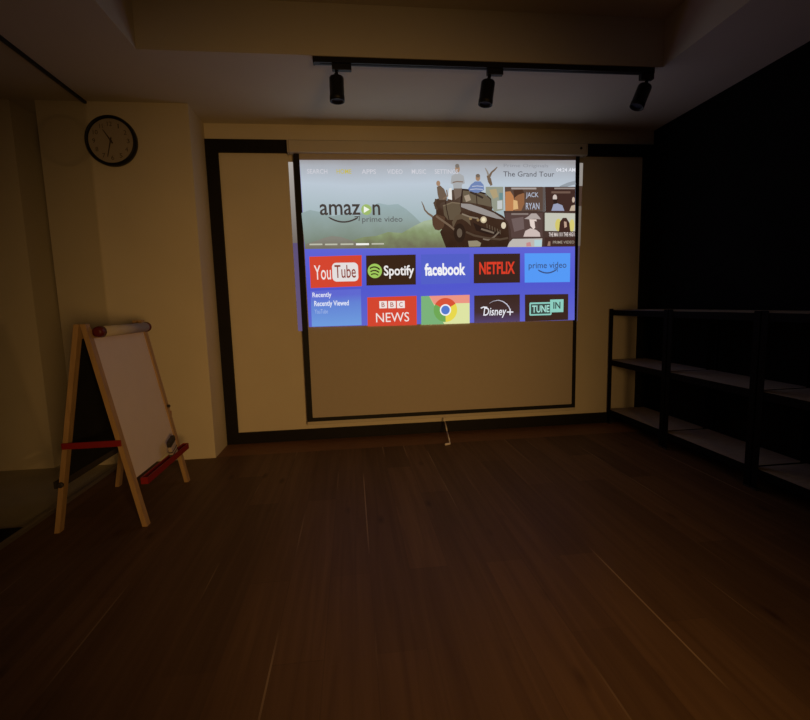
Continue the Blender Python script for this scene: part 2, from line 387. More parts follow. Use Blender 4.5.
# car body
b.append(([(0.6801, 1.8948), (0.713, 1.9217), (0.7615, 1.914), (0.794, 1.91), (0.8109, 1.9487), (0.836, 1.995), (0.9014, 2.0066), (0.9997, 1.999), (1.0656, 1.9875), (1.1564, 1.9252), (1.1729, 1.8703), (1.1644, 1.8389), (1.2565, 1.7912), (1.3029, 1.7434), (1.3241, 1.6796), (1.3242, 1.5995), (1.3414, 1.5431), (0.78, 1.5453), (0.7563, 1.6056), (0.7328, 1.6688), (0.7664, 1.7156), (0.7757, 1.7858), (0.7028, 1.8095), (0.7038, 1.8638)], CAR))
b.append(([(0.7608, 1.8714), (0.8346, 1.8984), (0.8959, 1.8905), (0.9075, 1.832), (0.8906, 1.7931), (0.8491, 1.762), (0.7999, 1.7623), (0.7678, 1.8015)], BODY))
b.append((stroke([(0.7608, 1.8714), (0.8346, 1.8984), (0.9, 1.8905)], .010), light((122, 106, 86))))
b.append((stroke([(0.7782, 1.941), (0.7889, 1.848), (0.8081, 1.7622)], .007), light((50, 34, 26))))
b.append(([(0.8324, 1.7464), (0.866, 1.7971), (0.9237, 1.8124), (0.973, 1.7848), (0.9888, 1.7139), (0.956, 1.7456), (0.915, 1.7694), (0.8737, 1.7618), (0.84, 1.6993)], light((96, 80, 62))))
b.append(([(0.9258, 1.9912), (0.9996, 1.9836), (1.0985, 1.9642), (1.1481, 1.9252), (1.1604, 1.8625), (1.0648, 1.8823), (0.9823, 1.8981), (0.9248, 1.9021)], light((104, 92, 74))))
b.append((stroke([(0.9177, 1.9989), (1.0161, 1.9913), (1.1151, 1.9642), (1.1606, 1.9213), (1.1687, 1.8546)], .012), light((44, 30, 24))))
b.append((stroke([(0.9177, 1.9989), (0.9083, 1.8944)], .012), light((44, 30, 24)))); b.append((stroke([(1.0326, 1.9875), (1.04, 1.8824)], .007), light((54, 38, 30))))
b.append(([(1.0057, 1.7414), (1.0637, 1.7134), (1.1471, 1.685), (1.2311, 1.6684), (1.2311, 1.6325), (1.1302, 1.6454), (1.0301, 1.6781)], light((44, 30, 24))))
b.append((stroke([(0.7025, 1.794), (0.7588, 1.7547), (0.8155, 1.7152), (0.8725, 1.6676), (0.9134, 1.6356)], .016), HORN))
b.append(([(0.9082, 1.8905), (0.9822, 1.8864), (1.0813, 1.8549), (1.1811, 1.8153), (1.2649, 1.7635), (1.1977, 1.7718), (1.0975, 1.7999), (0.9817, 1.8357), (0.9079, 1.8632)], HOOD))
b.append(([(0.9335, 1.9487), (0.9747, 1.9603), (0.9907, 1.9176), (0.9494, 1.9021)], light((168, 152, 132))))
b.append((disc((0.893, 1.6595), .048, .075), light((46, 32, 24))))
b.append((disc((0.893, 1.6595), .022, .036), light((98, 84, 70))))
b.append((disc((1.0932, 1.7621), .026, .026), LAMP)); b.append((disc((1.0932, 1.7621), .014, .014), light((238, 226, 190))))
b.append((disc((1.2607, 1.7159), .020, .026), light((220, 206, 180))))
b.append((disc((0.9853, 1.773), .012, .012), light((150, 126, 88)))); b.append((disc((1.0474, 1.7608), .012, .012), light((140, 116, 80))))
b.append((stroke([(0.9155, 1.8086), (0.9812, 1.7848), (1.0475, 1.7726)], .012), light((136, 122, 104))))
b.append((stroke([(1.0719, 1.6896), (1.1303, 1.6732), (1.1806, 1.6569)], .014), light((120, 106, 92))))
b.append((stroke([(1.0881, 1.61), (1.13, 1.6016), (1.1805, 1.625), (1.2227, 1.6645)], .012), light((124, 110, 96))))
b.append(([(0.9628, 1.5955), (1.0378, 1.5986), (1.0711, 1.5784), (1.0626, 1.5505), (0.9706, 1.5493)], light((150, 140, 116))))
# seated person at the left
b.append(([(0.6883, 1.9025), (0.713, 1.9256), (0.7456, 1.9333), (0.778, 1.9294), (0.794, 1.91), (0.7449, 1.8947), (0.7116, 1.8483), (0.6954, 1.8483)], light((72, 54, 42))))
b.append(([(0.7131, 2.0178), (0.7392, 2.0294), (0.7711, 2.0026), (0.7907, 1.9564), (0.7941, 1.9178), (0.7291, 1.9179), (0.7178, 1.9641)], light((110, 92, 76))))
b.append((disc((0.7249, 2.0447), .016, .021), SKIN))
# standing person in the middle
b.append(([(0.8118, 2.0065), (0.8322, 2.0104), (0.8349, 1.9177), (0.8024, 1.9255)], light((226, 224, 220)))); b.append(([(0.8484, 2.0104), (0.9178, 2.0105), (0.9089, 1.9487), (0.8594, 1.9177)], TROUS))
b.append(([(0.8335, 2.1024), (0.8662, 2.1209), (0.9012, 2.1211), (0.932, 2.1029), (0.9411, 2.0453), (0.9181, 2.0375), (0.9137, 2.0066), (0.8484, 2.0065), (0.8448, 2.0373), (0.8254, 2.0449)], SHIRT))
b.append((stroke([(0.8409, 2.0519), (0.8776, 2.0597), (0.9265, 2.0568)], .009), light((132, 112, 98))))
b.append((disc((0.8821, 2.1562), .019, .030), SKIN)); b.append((disc((0.8808, 2.1791), .017, .016), light((124, 116, 108))))
# person in the check shirt
b.append(([(0.9669, 2.0029), (0.9919, 2.0377), (1.0249, 2.0609), (1.0702, 2.0611), (1.0948, 2.0341), (1.0987, 1.9953), (1.0489, 1.972), (0.9831, 1.9797)], CHECK))
b.append((stroke([(0.9999, 2.0222), (1.0411, 2.0262), (1.0906, 2.0224)], .006), light((190, 196, 214)))); b.append((stroke([(0.9833, 1.999), (1.0327, 2.003), (1.0904, 1.9992)], .006), light((190, 196, 214))))
b.append((disc((1.0482, 2.088), .019, .024), SKIN)); b.append((disc((1.0483, 2.1049), .018, .014), light((116, 102, 90))))
b.append((stroke([(0.9831, 1.9797), (1.0406, 1.9564), (1.09, 1.933)], .016), light((60, 48, 42))))
# antelope trophy
b.append(([(1.1199, 2.1037), (1.1406, 2.1115), (1.157, 2.0807), (1.1685, 2.0342), (1.1527, 2.0264), (1.1321, 2.0574)], HORN)); b.append((stroke([(1.1431, 2.1), (1.1614, 2.1309), (1.1904, 2.1542), (1.2087, 2.1736)], [.022, .014, .012, .006]), HORN)); b.append((stroke([(1.1365, 2.1077), (1.1242, 2.1384), (1.1079, 2.1652)], [.016, .012, .006]), light((146, 136, 126))))
for i_ in range(6):
    x_ = .006 + i_ * .022
    b.append((stroke([(GX + x_, GZ - x_ * .45), (GX + x_ + .003, GZ - .034 - x_ * .45)], .006), light((100, 86, 70))))
b.append((stroke([(0.9469, 1.6669), (1.0131, 1.6386), (1.1133, 1.6177), (1.231, 1.6045), (1.2988, 1.6158)], .016), light((84, 68, 54))))
b.append((stroke([(0.7913, 1.9949), (0.7987, 1.9487), (0.7617, 1.9255)], .010), light((132, 108, 86)))); b.append((stroke([(0.7049, 1.9256), (0.6943, 1.8793), (0.7115, 1.8405)], .016), light((84, 66, 52))))
b.append((stroke([(1.7395, 2.0119), (1.8079, 2.0397), (1.8707, 2.0557)], .03), light((150, 158, 166))))
b.append(([(1.2607, 1.8307), (1.8734, 1.8284), (1.8764, 1.5397), (1.2988, 1.542), (1.3072, 1.6158), (1.2987, 1.7116), (1.2733, 1.7595)], light((72, 54, 48))))
b.append(([(1.5872, 2.0195), (1.6127, 2.0196), (1.6149, 1.8214), (1.5909, 1.8215)], light((96, 88, 86))))
ban = area('banner_photo', b, 1, pic)
# programme posters on the right of the banner
def poster(quad, base, marks):
    o = area('poster_tile', [(quad, base)], 3, pic)
    area('poster_image', marks, 4, o)
    return o
PB = light((66, 44, 38)); FACE = light((170, 130, 104)); ORANGE = light((188, 128, 82)); PALE = light((178, 186, 204))
poster([(1.1112, 2.0186), (1.2567, 2.0189), (1.2566, 1.8386), (1.1811, 1.8231), (1.1604, 1.8704), (1.1564, 1.9252), (1.1109, 1.9642)], light((148, 152, 136)), [
    ([(1.1401, 1.9953), (1.1983, 2.0032), (1.2148, 1.9408), (1.1731, 1.9252)], light((176, 158, 120))), ([(1.2064, 1.9095), (1.2482, 1.9133), (1.2482, 1.8465), (1.2063, 1.8427)], light((196, 200, 200))), ([(1.2232, 1.972), (1.2525, 1.9721), (1.2524, 1.9173), (1.2231, 1.9173)], light((108, 140, 142)))])
poster([(1.2692, 2.0189), (1.5897, 2.0195), (1.5917, 1.8295), (1.2734, 1.8267)], light((92, 72, 62)), [
    (rect((1.3236, 1.999, 1.5346, 2.0128)), light((168, 158, 152))),
    ([(1.2734, 1.9799), (1.3153, 1.9838), (1.3405, 1.9486), (1.3533, 1.8856), (1.3408, 1.8304), (1.2734, 1.8307)], ORANGE), ([(1.3572, 1.9799), (1.3993, 1.9917), (1.4332, 1.9643), (1.4336, 1.8855), (1.4084, 1.8317), (1.3492, 1.8304), (1.349, 1.9014)], light((146, 100, 68))), ([(1.3404, 1.9917), (1.4161, 1.9996), (1.4331, 1.9721), (1.3826, 1.9564), (1.349, 1.9329)], light((74, 50, 38))), ([(1.3406, 1.9172), (1.3743, 1.9092), (1.383, 1.8461), (1.3407, 1.8383)], light((218, 178, 124)))])
for w, y0, y1 in (('JACK', 193, 198.5), ('RYAN', 203.5, 209.5)):
    bx = {'JACK': (1.4458, 1.9264, 1.5523, 1.9753), 'RYAN': (1.4463, 1.8407, 1.5616, 1.8933)}[w]
    text('poster_lettering', w, bx, PALE, 5, pic, .01)
poster([(1.611, 2.0196), (1.8679, 2.02), (1.87, 1.8244), (1.6149, 1.8214)], PB, [
    (rect((1.688, 2.001, 1.8648, 2.0134)), light((150, 138, 132))), (rect((1.6627, 1.9676, 1.8265, 1.9841)), light((112, 88, 76))),
    (disc((1.6934, 1.9326), .018, .026), light((206, 192, 184))), ([(1.6764, 1.9207), (1.7151, 1.9207), (1.7113, 1.8849), (1.6854, 1.8849)], light((48, 34, 30))), ([(1.6647, 1.8292), (1.6812, 1.881), (1.7155, 1.8889), (1.7589, 1.8728), (1.7769, 1.8288)], light((152, 158, 184))),
    (disc((1.8534, 1.9166), .012, .022), light((200, 178, 160))), ([(1.8203, 1.8286), (1.837, 1.8686), (1.8681, 1.8766), (1.8682, 1.8284)], light((192, 172, 150)))])
poster([(1.2734, 1.8149), (1.5901, 1.8135), (1.5921, 1.6169), (1.3242, 1.618), (1.3199, 1.6796), (1.2987, 1.7435), (1.2733, 1.7674)], light((86, 66, 62)), [
    ([(1.324, 1.7671), (1.4256, 1.7825), (1.4346, 1.6867), (1.3496, 1.6634)], light((112, 94, 92))), (rect((1.3239, 1.7982, 1.4681, 1.8115)), light((138, 124, 118))),
    ([(1.4342, 1.7665), (1.4681, 1.7862), (1.4935, 1.8092), (1.5362, 1.809), (1.5621, 1.7817), (1.5752, 1.7617), (1.5195, 1.766), (1.4768, 1.7623)], light((176, 164, 160))), ([(1.4768, 1.7623), (1.5366, 1.7619), (1.5456, 1.7098), (1.5116, 1.682), (1.4857, 1.7103)], light((226, 208, 200))), ([(1.4264, 1.6242), (1.4432, 1.6706), (1.4858, 1.6903), (1.5373, 1.6778), (1.5676, 1.6534), (1.5722, 1.6227)], light((206, 188, 182))), ([(1.5196, 1.75), (1.5496, 1.7418), (1.5544, 1.6937), (1.5287, 1.6859)], light((92, 70, 66)))])
poster([(1.609, 1.8135), (1.8703, 1.8083), (1.8722, 1.6628), (1.6105, 1.6691)], light((196, 196, 182)), [
    (disc((1.7267, 1.7166), .028, .05), light((210, 198, 110))), (disc((1.8442, 1.7117), .022, .05), light((214, 202, 116))), ([(1.7318, 1.66), (1.7393, 1.7406), (1.7648, 1.7727), (1.7952, 1.7725), (1.822, 1.732), (1.832, 1.6591)], light((66, 42, 36))), ([(1.774, 1.7444), (1.7958, 1.7403), (1.8008, 1.6999), (1.7792, 1.692)], light((190, 160, 140)))])
for bx in ((1.6452, 1.623, 1.8704, 1.6559),):
    text('poster_lettering', 'THE MAN IN THE HIGH', bx, light((222, 210, 206)), 3, pic, .02)
poster([(1.337, 1.6074), (1.5896, 1.6088), (1.586, 1.54), (1.2903, 1.5421), (1.3073, 1.5797)], light((190, 184, 178)), [([(1.4523, 1.574), (1.4866, 1.5817), (1.4954, 1.5452), (1.4525, 1.5449)], light((196, 140, 140))), ([(1.5208, 1.5974), (1.5854, 1.5967), (1.5842, 1.5441), (1.5212, 1.5441)], light((180, 208, 212)))])
poster([(1.6111, 1.6159), (1.8723, 1.6132), (1.8728, 1.5414), (1.6102, 1.543)], PB, [([(1.6335, 1.5476), (1.6418, 1.584), (1.6591, 1.5838), (1.6595, 1.5473)], light((150, 122, 106)))])
text('poster_lettering', 'PRIME VIDEO', (1.6807, 1.5643, 1.8671, 1.5876), light((162, 152, 136)), 5, pic, .01)
# menu words
NAV = light((206, 206, 214))
for w, bx, m in (('SEARCH', (-0.2958, 2.1129, -0.1418, 2.1468), NAV), ('HOME', (-0.0714, 2.1138, 0.0424, 2.1481), light((196, 184, 92))), ('APPS', (0.1211, 2.1133, 0.2327, 2.1478), NAV), ('VIDEO', (0.32, 2.1143, 0.4411, 2.149), NAV),
                 ('MUSIC', (0.5134, 2.1152, 0.6282, 2.1502), NAV), ('SETTINGS', (0.6971, 2.1165, 0.8865, 2.1513), NAV), ('04:24 AM', (1.703, 2.1386, 1.8665, 2.1675), light((226, 228, 236)))):
    text('menu_word', w, bx, m, 3, pic, .01)
GREYT = light((98, 98, 104))
text('banner_title', 'Prime Originals', (1.2609, 2.1639, 1.6349, 2.1971), light((142, 144, 152)), 3, pic)
text('banner_title', 'The Grand Tour', (1.2567, 2.0984, 1.6869, 2.1392), GREYT, 3, pic, .005)
# shop wordmark on the banner
wm = text('banner_wordmark', 'amaz', (-0.2137, 1.8031, 0.1009, 1.8874), INK, 3, pic, .012)
text('wordmark_letter', 'n', (0.1957, 1.8023, 0.256, 1.885), INK, 3, wm, .012)
area('play_mark', [(disc((0.1479, 1.844), .041), light((158, 186, 108))), ([(0.1286, 1.8707), (0.1731, 1.8455), (0.1266, 1.819)], light((240, 244, 232)))], 3, wm)
area('smile_mark', [(stroke(arc((-0.1492, 1.7891), (0.0799, 1.7849), .036), [.004] + [.012] * 13 + [.008]), INK), (stroke([(0.0527, 1.7896), (0.0919, 1.7932), (0.0867, 1.7588)], .007), INK)], 3, wm)
text('banner_wordmark', 'prime video', (0.1115, 1.7366, 0.4307, 1.7923), light((96, 98, 98)), 3, pic, .004)
area('page_mark', [(rect(q), light((190, 190, 172))) for q in ((-0.3054, 1.5761, -0.2057, 1.588), (-0.1858, 1.5747, -0.0891, 1.5866), (-0.0651, 1.5747, 0.0363, 1.5867), (0.1789, 1.575, 0.2779, 1.5862))] + [(rect((0.0564, 1.5717, 0.1585, 1.5869)), light((244, 244, 238)))], 3, pic)

# app tiles
def tile(quad, m): return area('app_tile', [(quad, m)], 2, pic)
RED = light((212, 70, 48))
yt = tile([(-0.3121, 1.4884), (0.0971, 1.4948), (0.0894, 1.2516), (-0.3129, 1.2448)], RED)
text('tile_lettering', 'You', (-0.2807, 1.3086, -0.1503, 1.4207), light((240, 226, 222)), 3, yt, .006)
area('tile_mark', [(rrect((-0.1397, 1.2916, 0.0655, 1.4385), .034), light((228, 222, 220)))], 3, yt)
text('tile_lettering', 'Tube', (-0.1202, 1.3188, 0.0458, 1.4204), light((140, 62, 50)), 4, yt, .006)
sp = tile([(0.1318, 1.4912), (0.5302, 1.4933), (0.5261, 1.2548), (0.1263, 1.2555)], DARK)
LIME = light((160, 200, 92))
area('tile_mark', [(disc((0.1975, 1.3694), .057), LIME), (stroke(arc((0.1583, 1.389), (0.2363, 1.3797), -.016), .011), DARK), (stroke(arc((0.1622, 1.3637), (0.2307, 1.3562), -.013), .010), DARK), (stroke(arc((0.1661, 1.34), (0.2236, 1.3342), -.010), .009), DARK)], 3, sp)
text('tile_lettering', 'Spotify', (0.2694, 1.3062, 0.5143, 1.4106), light((238, 234, 232)), 3, sp, .022)
fb = tile([(0.5725, 1.4927), (0.9734, 1.4934), (0.9728, 1.2581), (0.5688, 1.2555)], light((84, 96, 200)))
text('tile_lettering', 'facebook', (0.6003, 1.322, 0.9382, 1.4225), light((242, 242, 246)), 3, fb, .035)
nf = tile([(1.0077, 1.4913), (1.3996, 1.489), (1.4005, 1.2523), (1.0065, 1.2542)], light((58, 38, 32)))
text('tile_lettering', 'NETFLIX', (1.0533, 1.3254, 1.3555, 1.4248), light((218, 62, 40)), 3, nf, .03)
pv = tile([(1.4382, 1.4901), (1.8352, 1.4862), (1.8359, 1.2481), (1.4403, 1.2515)], light((86, 154, 246)))
text('tile_lettering', 'prime video', (1.4739, 1.35, 1.8023, 1.4164), light((62, 78, 118)), 3, pv, .004)
area('tile_mark', [(stroke(arc((1.5531, 1.3545), (1.7188, 1.3548), .028), [.004] + [.011] * 13 + [.006]), light((62, 82, 128))), (stroke([(1.6933, 1.3586), (1.7266, 1.3613), (1.7235, 1.3349)], .006), light((62, 82, 128)))], 3, pv)
bb = tile([(0.1293, 1.1617), (0.5305, 1.1647), (0.5265, 0.9275), (0.124, 0.929)], RED)
for q, ch in (((0.2247, 1.0711, 0.286, 1.1289), 'B'), ((0.2959, 1.0699, 0.3577, 1.1279), 'B'), ((0.3675, 1.0687, 0.4312, 1.1269), 'C')):
    area('tile_mark', [(rect(q), light((240, 228, 224)))], 3, bb)
    x0, z0, x1, z1 = q; text('tile_lettering', ch, (x0 + .017, z0 + .010, x1 - .017, z1 - .010), light((176, 110, 100)), 4, bb, .015)
text('tile_lettering', 'NEWS', (0.1941, 0.9589, 0.4645, 1.035), light((240, 226, 222)), 3, bb, .002)
ch = tile([(0.5666, 1.1605), (0.9702, 1.1621), (0.9688, 0.9284), (0.563, 0.928)], light((222, 228, 164)))
C0 = (0.7661, 1.0432)
area('tile_mark', [([(0.5666, 1.1605), (0.6327, 1.1605), (0.729, 0.9787), (0.7533, 0.9278), (0.563, 0.928)], light((124, 178, 122))), ([(0.6327, 1.1605), (0.9702, 1.1621), (0.9695, 1.095), (0.7896, 1.0964), (0.6727, 1.0906)], light((236, 150, 132))),
    (disc(C0, .098, n=24, a0=30, a1=150) + disc(C0, .045, n=24, a0=150, a1=30)[0:0] + [C0], light((216, 84, 56))), (disc(C0, .098, n=24, a0=150, a1=270) + [C0], light((112, 168, 86))), (disc(C0, .098, n=24, a0=270, a1=390) + [C0], light((232, 216, 78))),
    (disc(C0, .047), light((244, 244, 244))), (disc(C0, .036), light((86, 122, 204)))], 3, ch)
dp = tile([(1.009, 1.1546), (1.3992, 1.1551), (1.4001, 0.9301), (1.0071, 0.9289)], light_ramp('projected_navy', [(0, (84, 66, 104)), (.35, (68, 48, 48)), (1, (60, 40, 32))], 'Z', .935, 1.16, .05, 3))
text('tile_lettering', 'Disney', (1.0847, 0.9654, 1.2836, 1.0541), WHITE, 3, dp, .012, .18)
area('tile_mark', [(stroke([(1.0642, 1.0497), (1.0881, 1.0589), (1.1188, 1.0548)], .010), WHITE), (stroke([(1.2871, 1.012), (1.3425, 1.0104)], .010), WHITE), (stroke([(1.3156, 1.0378), (1.3148, 0.9845)], .010), WHITE),
    (stroke([(1.1361, 1.0873), (1.1703, 1.1046), (1.2132, 1.1117), (1.2526, 1.1008), (1.2853, 1.0784), (1.3061, 1.0513), (1.3147, 1.0278)], [.002, .003, .005, .007, .008, .008, .008]), light((206, 206, 222)))], 3, dp)
ti = tile([(1.4426, 1.1524), (1.8235, 1.1482), (1.8255, 0.9306), (1.4455, 0.9287)], light((60, 40, 32)))
TEAL = light((142, 206, 192))
area('tile_mark', [(rrect((1.483, 0.9756, 1.6772, 1.0849), .010), TEAL), (rect((1.4953, 0.9877, 1.6665, 1.0712)), light((62, 74, 68))), (rect((1.6632, 0.9979, 1.7816, 1.1053)), TEAL)], 3, ti)
text('tile_lettering', 'TUNE', (1.5058, 0.9998, 1.6575, 1.0593), light((168, 226, 212)), 4, ti, .02)
text('tile_lettering', 'IN', (1.6917, 1.0274, 1.7545, 1.0845), light((58, 70, 66)), 4, ti, .02)
pn = area('app_tile', [([(-0.3155, 1.2229), (0.0806, 1.2296), (0.076, 0.9418), (-0.3188, 0.9416)], PANEL)], 2, pic)
text('tile_lettering', 'Recently', (-0.3022, 1.1608, -0.1539, 1.2101), light((232, 234, 248)), 3, pn, .015)
text('tile_lettering', 'Recently Viewed', (-0.2914, 1.089, -0.0191, 1.1438), light((228, 232, 248)), 3, pn, .02)
text('tile_lettering', 'YouTube', (-0.2916, 1.0428, -0.1878, 1.0774), light((166, 186, 232)), 3, pn)
# edges of the picture that overshoot the screen and land on the wall behind
area2 = lambda polys: obj('overshoot_strip', flat(polys, D - .001)[0], flat(polys, 0)[1], pic)
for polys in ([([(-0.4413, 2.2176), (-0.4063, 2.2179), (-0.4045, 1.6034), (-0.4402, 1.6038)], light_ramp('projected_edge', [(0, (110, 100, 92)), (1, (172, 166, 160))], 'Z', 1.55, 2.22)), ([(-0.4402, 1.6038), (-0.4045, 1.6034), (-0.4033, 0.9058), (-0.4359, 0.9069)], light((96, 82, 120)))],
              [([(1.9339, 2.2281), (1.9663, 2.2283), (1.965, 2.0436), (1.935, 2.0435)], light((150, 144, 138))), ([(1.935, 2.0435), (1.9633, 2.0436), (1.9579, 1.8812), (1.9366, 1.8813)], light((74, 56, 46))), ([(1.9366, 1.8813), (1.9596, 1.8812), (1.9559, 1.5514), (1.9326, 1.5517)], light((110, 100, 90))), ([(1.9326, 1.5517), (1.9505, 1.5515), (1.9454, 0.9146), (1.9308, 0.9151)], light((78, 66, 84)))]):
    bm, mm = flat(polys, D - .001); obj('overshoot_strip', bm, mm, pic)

# ------------------------------------------------------------------ lighting track and three spot heads (all switched off)
TY = 2.803
trk = thing('lighting_track', (.866, TY, ZC), 'long black ceiling track along the back edge of the raised ceiling', 'light track')
tb = MB(); tb.box((-.150, TY - .018, ZC - .030), (1.886, TY + .018, ZC)); obj('rail', tb, M['black_metal'], trk)
obj('slot', MB().box((-.12, TY - .005, ZC - .0315), (1.86, TY + .005, ZC - .030)), M['lens'], trk)
obj('end_cap', MB().box((-.160, TY - .020, ZC - .033), (-.150, TY + .020, ZC), .002), M['black_metal'], trk)
obj('end_cap', MB().box((1.886, TY - .020, ZC - .033), (1.898, TY + .020, ZC), .002), M['black_metal'], trk)
def spotlight(x, top, bot, ax0, ax1, label):
    z0 = ZC - .0316
    s = thing('track_spotlight', (x, TY, z0), label, 'spotlight', 'spotlights on the ceiling track')
    obj('adapter', MB().box((ax0, TY - .016, z0 - .034), (ax1, TY + .016, z0), .003), M['black_metal'], s)
    top, bot = Vector(top), Vector(bot); d = (bot - top).normalized(); ln = (bot - top).length
    j = Vector((x, TY, z0 - .034))
    st = MB(); st.lathe(j, top, [(0, .010), ((top - j).length, .010)], 12); st.lathe(top - d * .012, top, [(0, .014), (.012, .016)], 14)
    obj('stem', st, M['black_metal'], s, True)
    h = obj('lamp_head', MB().lathe(top, bot, [(0, .030), (.004, .038), (.010, .041), (ln - .03, .041), (ln - .028, .0425), (ln, .0425), (ln, .036), (ln - .012, .033)], 32), M['black_metal'], s, True)
    obj('lens', MB().lathe(bot - d * .013, bot - d * .0125, [(0, .0325), (.0005, .0325)], 24), M['lens'], h)
    return s
spotlight(-.030, (-.032, TY, 2.396), (-.033, TY, 2.262), -.055, .055, 'upright black spotlight, leftmost of three on the ceiling track')
spotlight(.866, (.858, TY, 2.396), (.838, TY, 2.262), .850, .945, 'slightly tilted black spotlight, middle of three on the ceiling track')
spotlight(1.862, (1.852, TY, 2.396), (1.798, TY, 2.268), 1.815, 1.898, 'strongly tilted black spotlight, rightmost of three on the ceiling track')

# ------------------------------------------------------------------ wall clock
CC = Vector((-1.551, PC, 2.236)); CR = .163
ck = thing('wall_clock', (CC.x, PC, CC.z - CR), 'round black-rimmed wall clock high on the cream pillar', 'clock')
f = CC + Vector((0, -.045, 0))
obj('rim', MB().lathe(CC - Vector((0, .0005, 0)), f, [(0, CR - .006), (.006, CR), (.030, CR), (.042, CR - .006), (.045, CR - .012), (.038, CR - .019), (.024, CR - .021)], 64), M['clock_rim'], ck, True)['label'] = 'black clock rim'
obj('dial', MB().lathe(CC + Vector((0, -.023, 0)), CC + Vector((0, -.026, 0)), [(0, CR - .021), (.003, CR - .021)], 64), M['clock_dial'], ck)
NY = CC.y - .0266
for h in range(1, 13):
    a = math.radians(90 - 30 * h); c0 = (CC.x + .108 * math.cos(a), CC.z + .108 * math.sin(a)); w = {1: .0035, 10: .015, 11: .010, 12: .015}.get(h, .009)
    bm = glyphs(str(h), (c0[0] - w, c0[1] - .014, c0[0] + w, c0[1] + .014), .0)
    bmesh.ops.translate(bm, verts=bm.verts, vec=(0, NY, 0)); obj('numeral', bm, M['clock_ink'], ck)
def hand(name, deg, ln, w, y):
    a = math.radians(90 - deg); d = Vector((math.cos(a), 0, math.sin(a))); n = Vector((-d.z, 0, d.x))
    p = Vector((CC.x, y, CC.z)); r = []
    for yy in (0, -.002):
        for q, s in ((-.02, w), (-.02, -w), (ln, -w * .45), (ln, w * .45)): r.append(p + d * q + n * s + Vector((0, yy, 0)))
    obj(name, MB().hexa(r), M['clock_ink'], ck)
hand('hour_hand', 328, .082, .0052, CC.y - .030); hand('minute_hand', 195, .108, .004, CC.y - .033)
obj('hub', MB().lathe(CC + Vector((0, -.0262, 0)), CC + Vector((0, -.037, 0)), [(0, .006), (.010, .006), (.0108, .004)], 16), M['clock_ink'], ck)

# ------------------------------------------------------------------ children's easel
Y0, Y1 = 2.392, 2.992; AX, AZ = -1.305, 1.045
XA, XB = -1.100, -1.520
es = thing('easel', (-1.31, 2.69, 0), 'double-sided pine easel with whiteboard and red trays in front of the cream pillar', 'easel')
def legx(side, z):
    x0 = XA if side > 0 else XB; ap = AX + .014 * side
    return x0 + (ap - x0) * z / AZ
for side in (1, -1):
    for y in (Y0, Y1):
        m = MB(); p = Vector((legx(side, 0), y, 0)); q = Vector((legx(side, AZ), y, AZ))
        w = .019; r = []
        for c0 in (p, q):
            for dx, dy in ((-.012, -w), (.012, -w), (.012, w), (-.012, w)): r.append(c0 + Vector((dx, dy, 0)))
        obj('leg', m.hexa(r), M['pine'], es)
def panel(side, z0, z1, off, th, ya, yb):
    r = []
    for z in (z0, z1):
        x = legx(side, z) + off * side
        r += [(x - th * side, ya, z), (x, ya, z), (x, yb, z), (x - th * side, yb, z)]
    return MB().hexa(r)
obj('whiteboard', panel(1, .245, .985, .004, .008, Y0 + .019, Y1 - .019), M['whiteboard'], es)['label'] = 'white drawing board'
obj('chalkboard', panel(-1, .275, .985, .004, .008, Y0 + .019, Y1 - .019), M['chalkboard'], es)['label'] = 'black chalkboard'
for side in (1, -1):
    z = .995; x = legx(side, z)
    obj('top_bar', MB().box((x - .009, Y0 + .019, z - .022), (x + .009, Y1 - .019, z + .022)), M['pine'], es)
for z0, z1 in ((.432, .464),):
    obj('brace', MB().box((legx(-1, .445) - .012, Y0 - .027, z0), (legx(1, .445) + .012, Y0 - .0195, z1), .002), M['red'], es)['label'] = 'red cross brace'
    obj('brace', MB().box((legx(-1, .445) - .012, Y1 + .0195, z0), (legx(1, .445) + .012, Y1 + .027, z1), .002), M['red'], es)['label'] = 'red cross brace'
# trays: a trough on each side between the legs
def trough(side, z, m, name, label, ya, yb, dp):
    xi = legx(side, z) + .0125 * side; xo = xi + dp * side
    a, b2 = min(xi, xo), max(xi, xo)
    g = MB(); g.box((a, ya, z), (b2, yb, z + .005)); 
    g.box((min(xo, xo - .005 * side), ya, z + .005), (max(xo, xo - .005 * side), yb, z + .036)); g.box((min(xi, xi + .005 * side), ya, z + .005), (max(xi, xi + .005 * side), yb, z + .036))
    g.box((a + .005, ya, z + .005), (b2 - .005, ya + .005, z + .036)); g.box((a + .005, yb - .005, z + .005), (b2 - .005, yb, z + .036))
    o = obj(name, g, m, es); o['label'] = label; return o
trough(1, .205, M['red'], 'tray', 'red tray under the whiteboard', Y0 + .04, Y1 + .045, .036)
trough(-1, .225, M['grey_plastic'], 'tray', 'dark tray under the chalkboard', Y0 + .0, Y1 - .02, .03)
obj('bolt', MB().lathe((legx(-1, .25), Y0 - .0195, .252), (legx(-1, .25), Y0 - .032, .252), [(0, .014), (.010, .014), (.0125, .009)], 16), M['grey_plastic'], es)
obj('bolt', MB().lathe((legx(1, .50) + .010, Y1, .50), (legx(1, .50) + .0265, Y1, .50), [(0, .010), (.014, .010), (.0165, .006)], 16), M['grey_plastic'], es)
# paper roll across the top with red holders and a sheet hanging over the board
RX, RZ, RR = AX + .054, 1.004, .027
rl = obj('paper_roll', MB().lathe((RX, Y0 + .065, RZ), (RX, Y1 - .045, RZ), [(0, .012), (0, RR), (.49, RR), (.49, .012)], 32), M['paper'], es, True)
rl['label'] = 'white paper roll'
for ya, yb in ((Y0 + .020, Y0 + .062), (Y1 - .043, Y1 - .020)):
    obj('roll_holder', MB().lathe((RX, ya, RZ), (RX, yb, RZ), [(0, .010), (.004, .024), (yb - ya - .004, .030), (yb - ya, .014)], 20), M['dark_red'], rl, True)
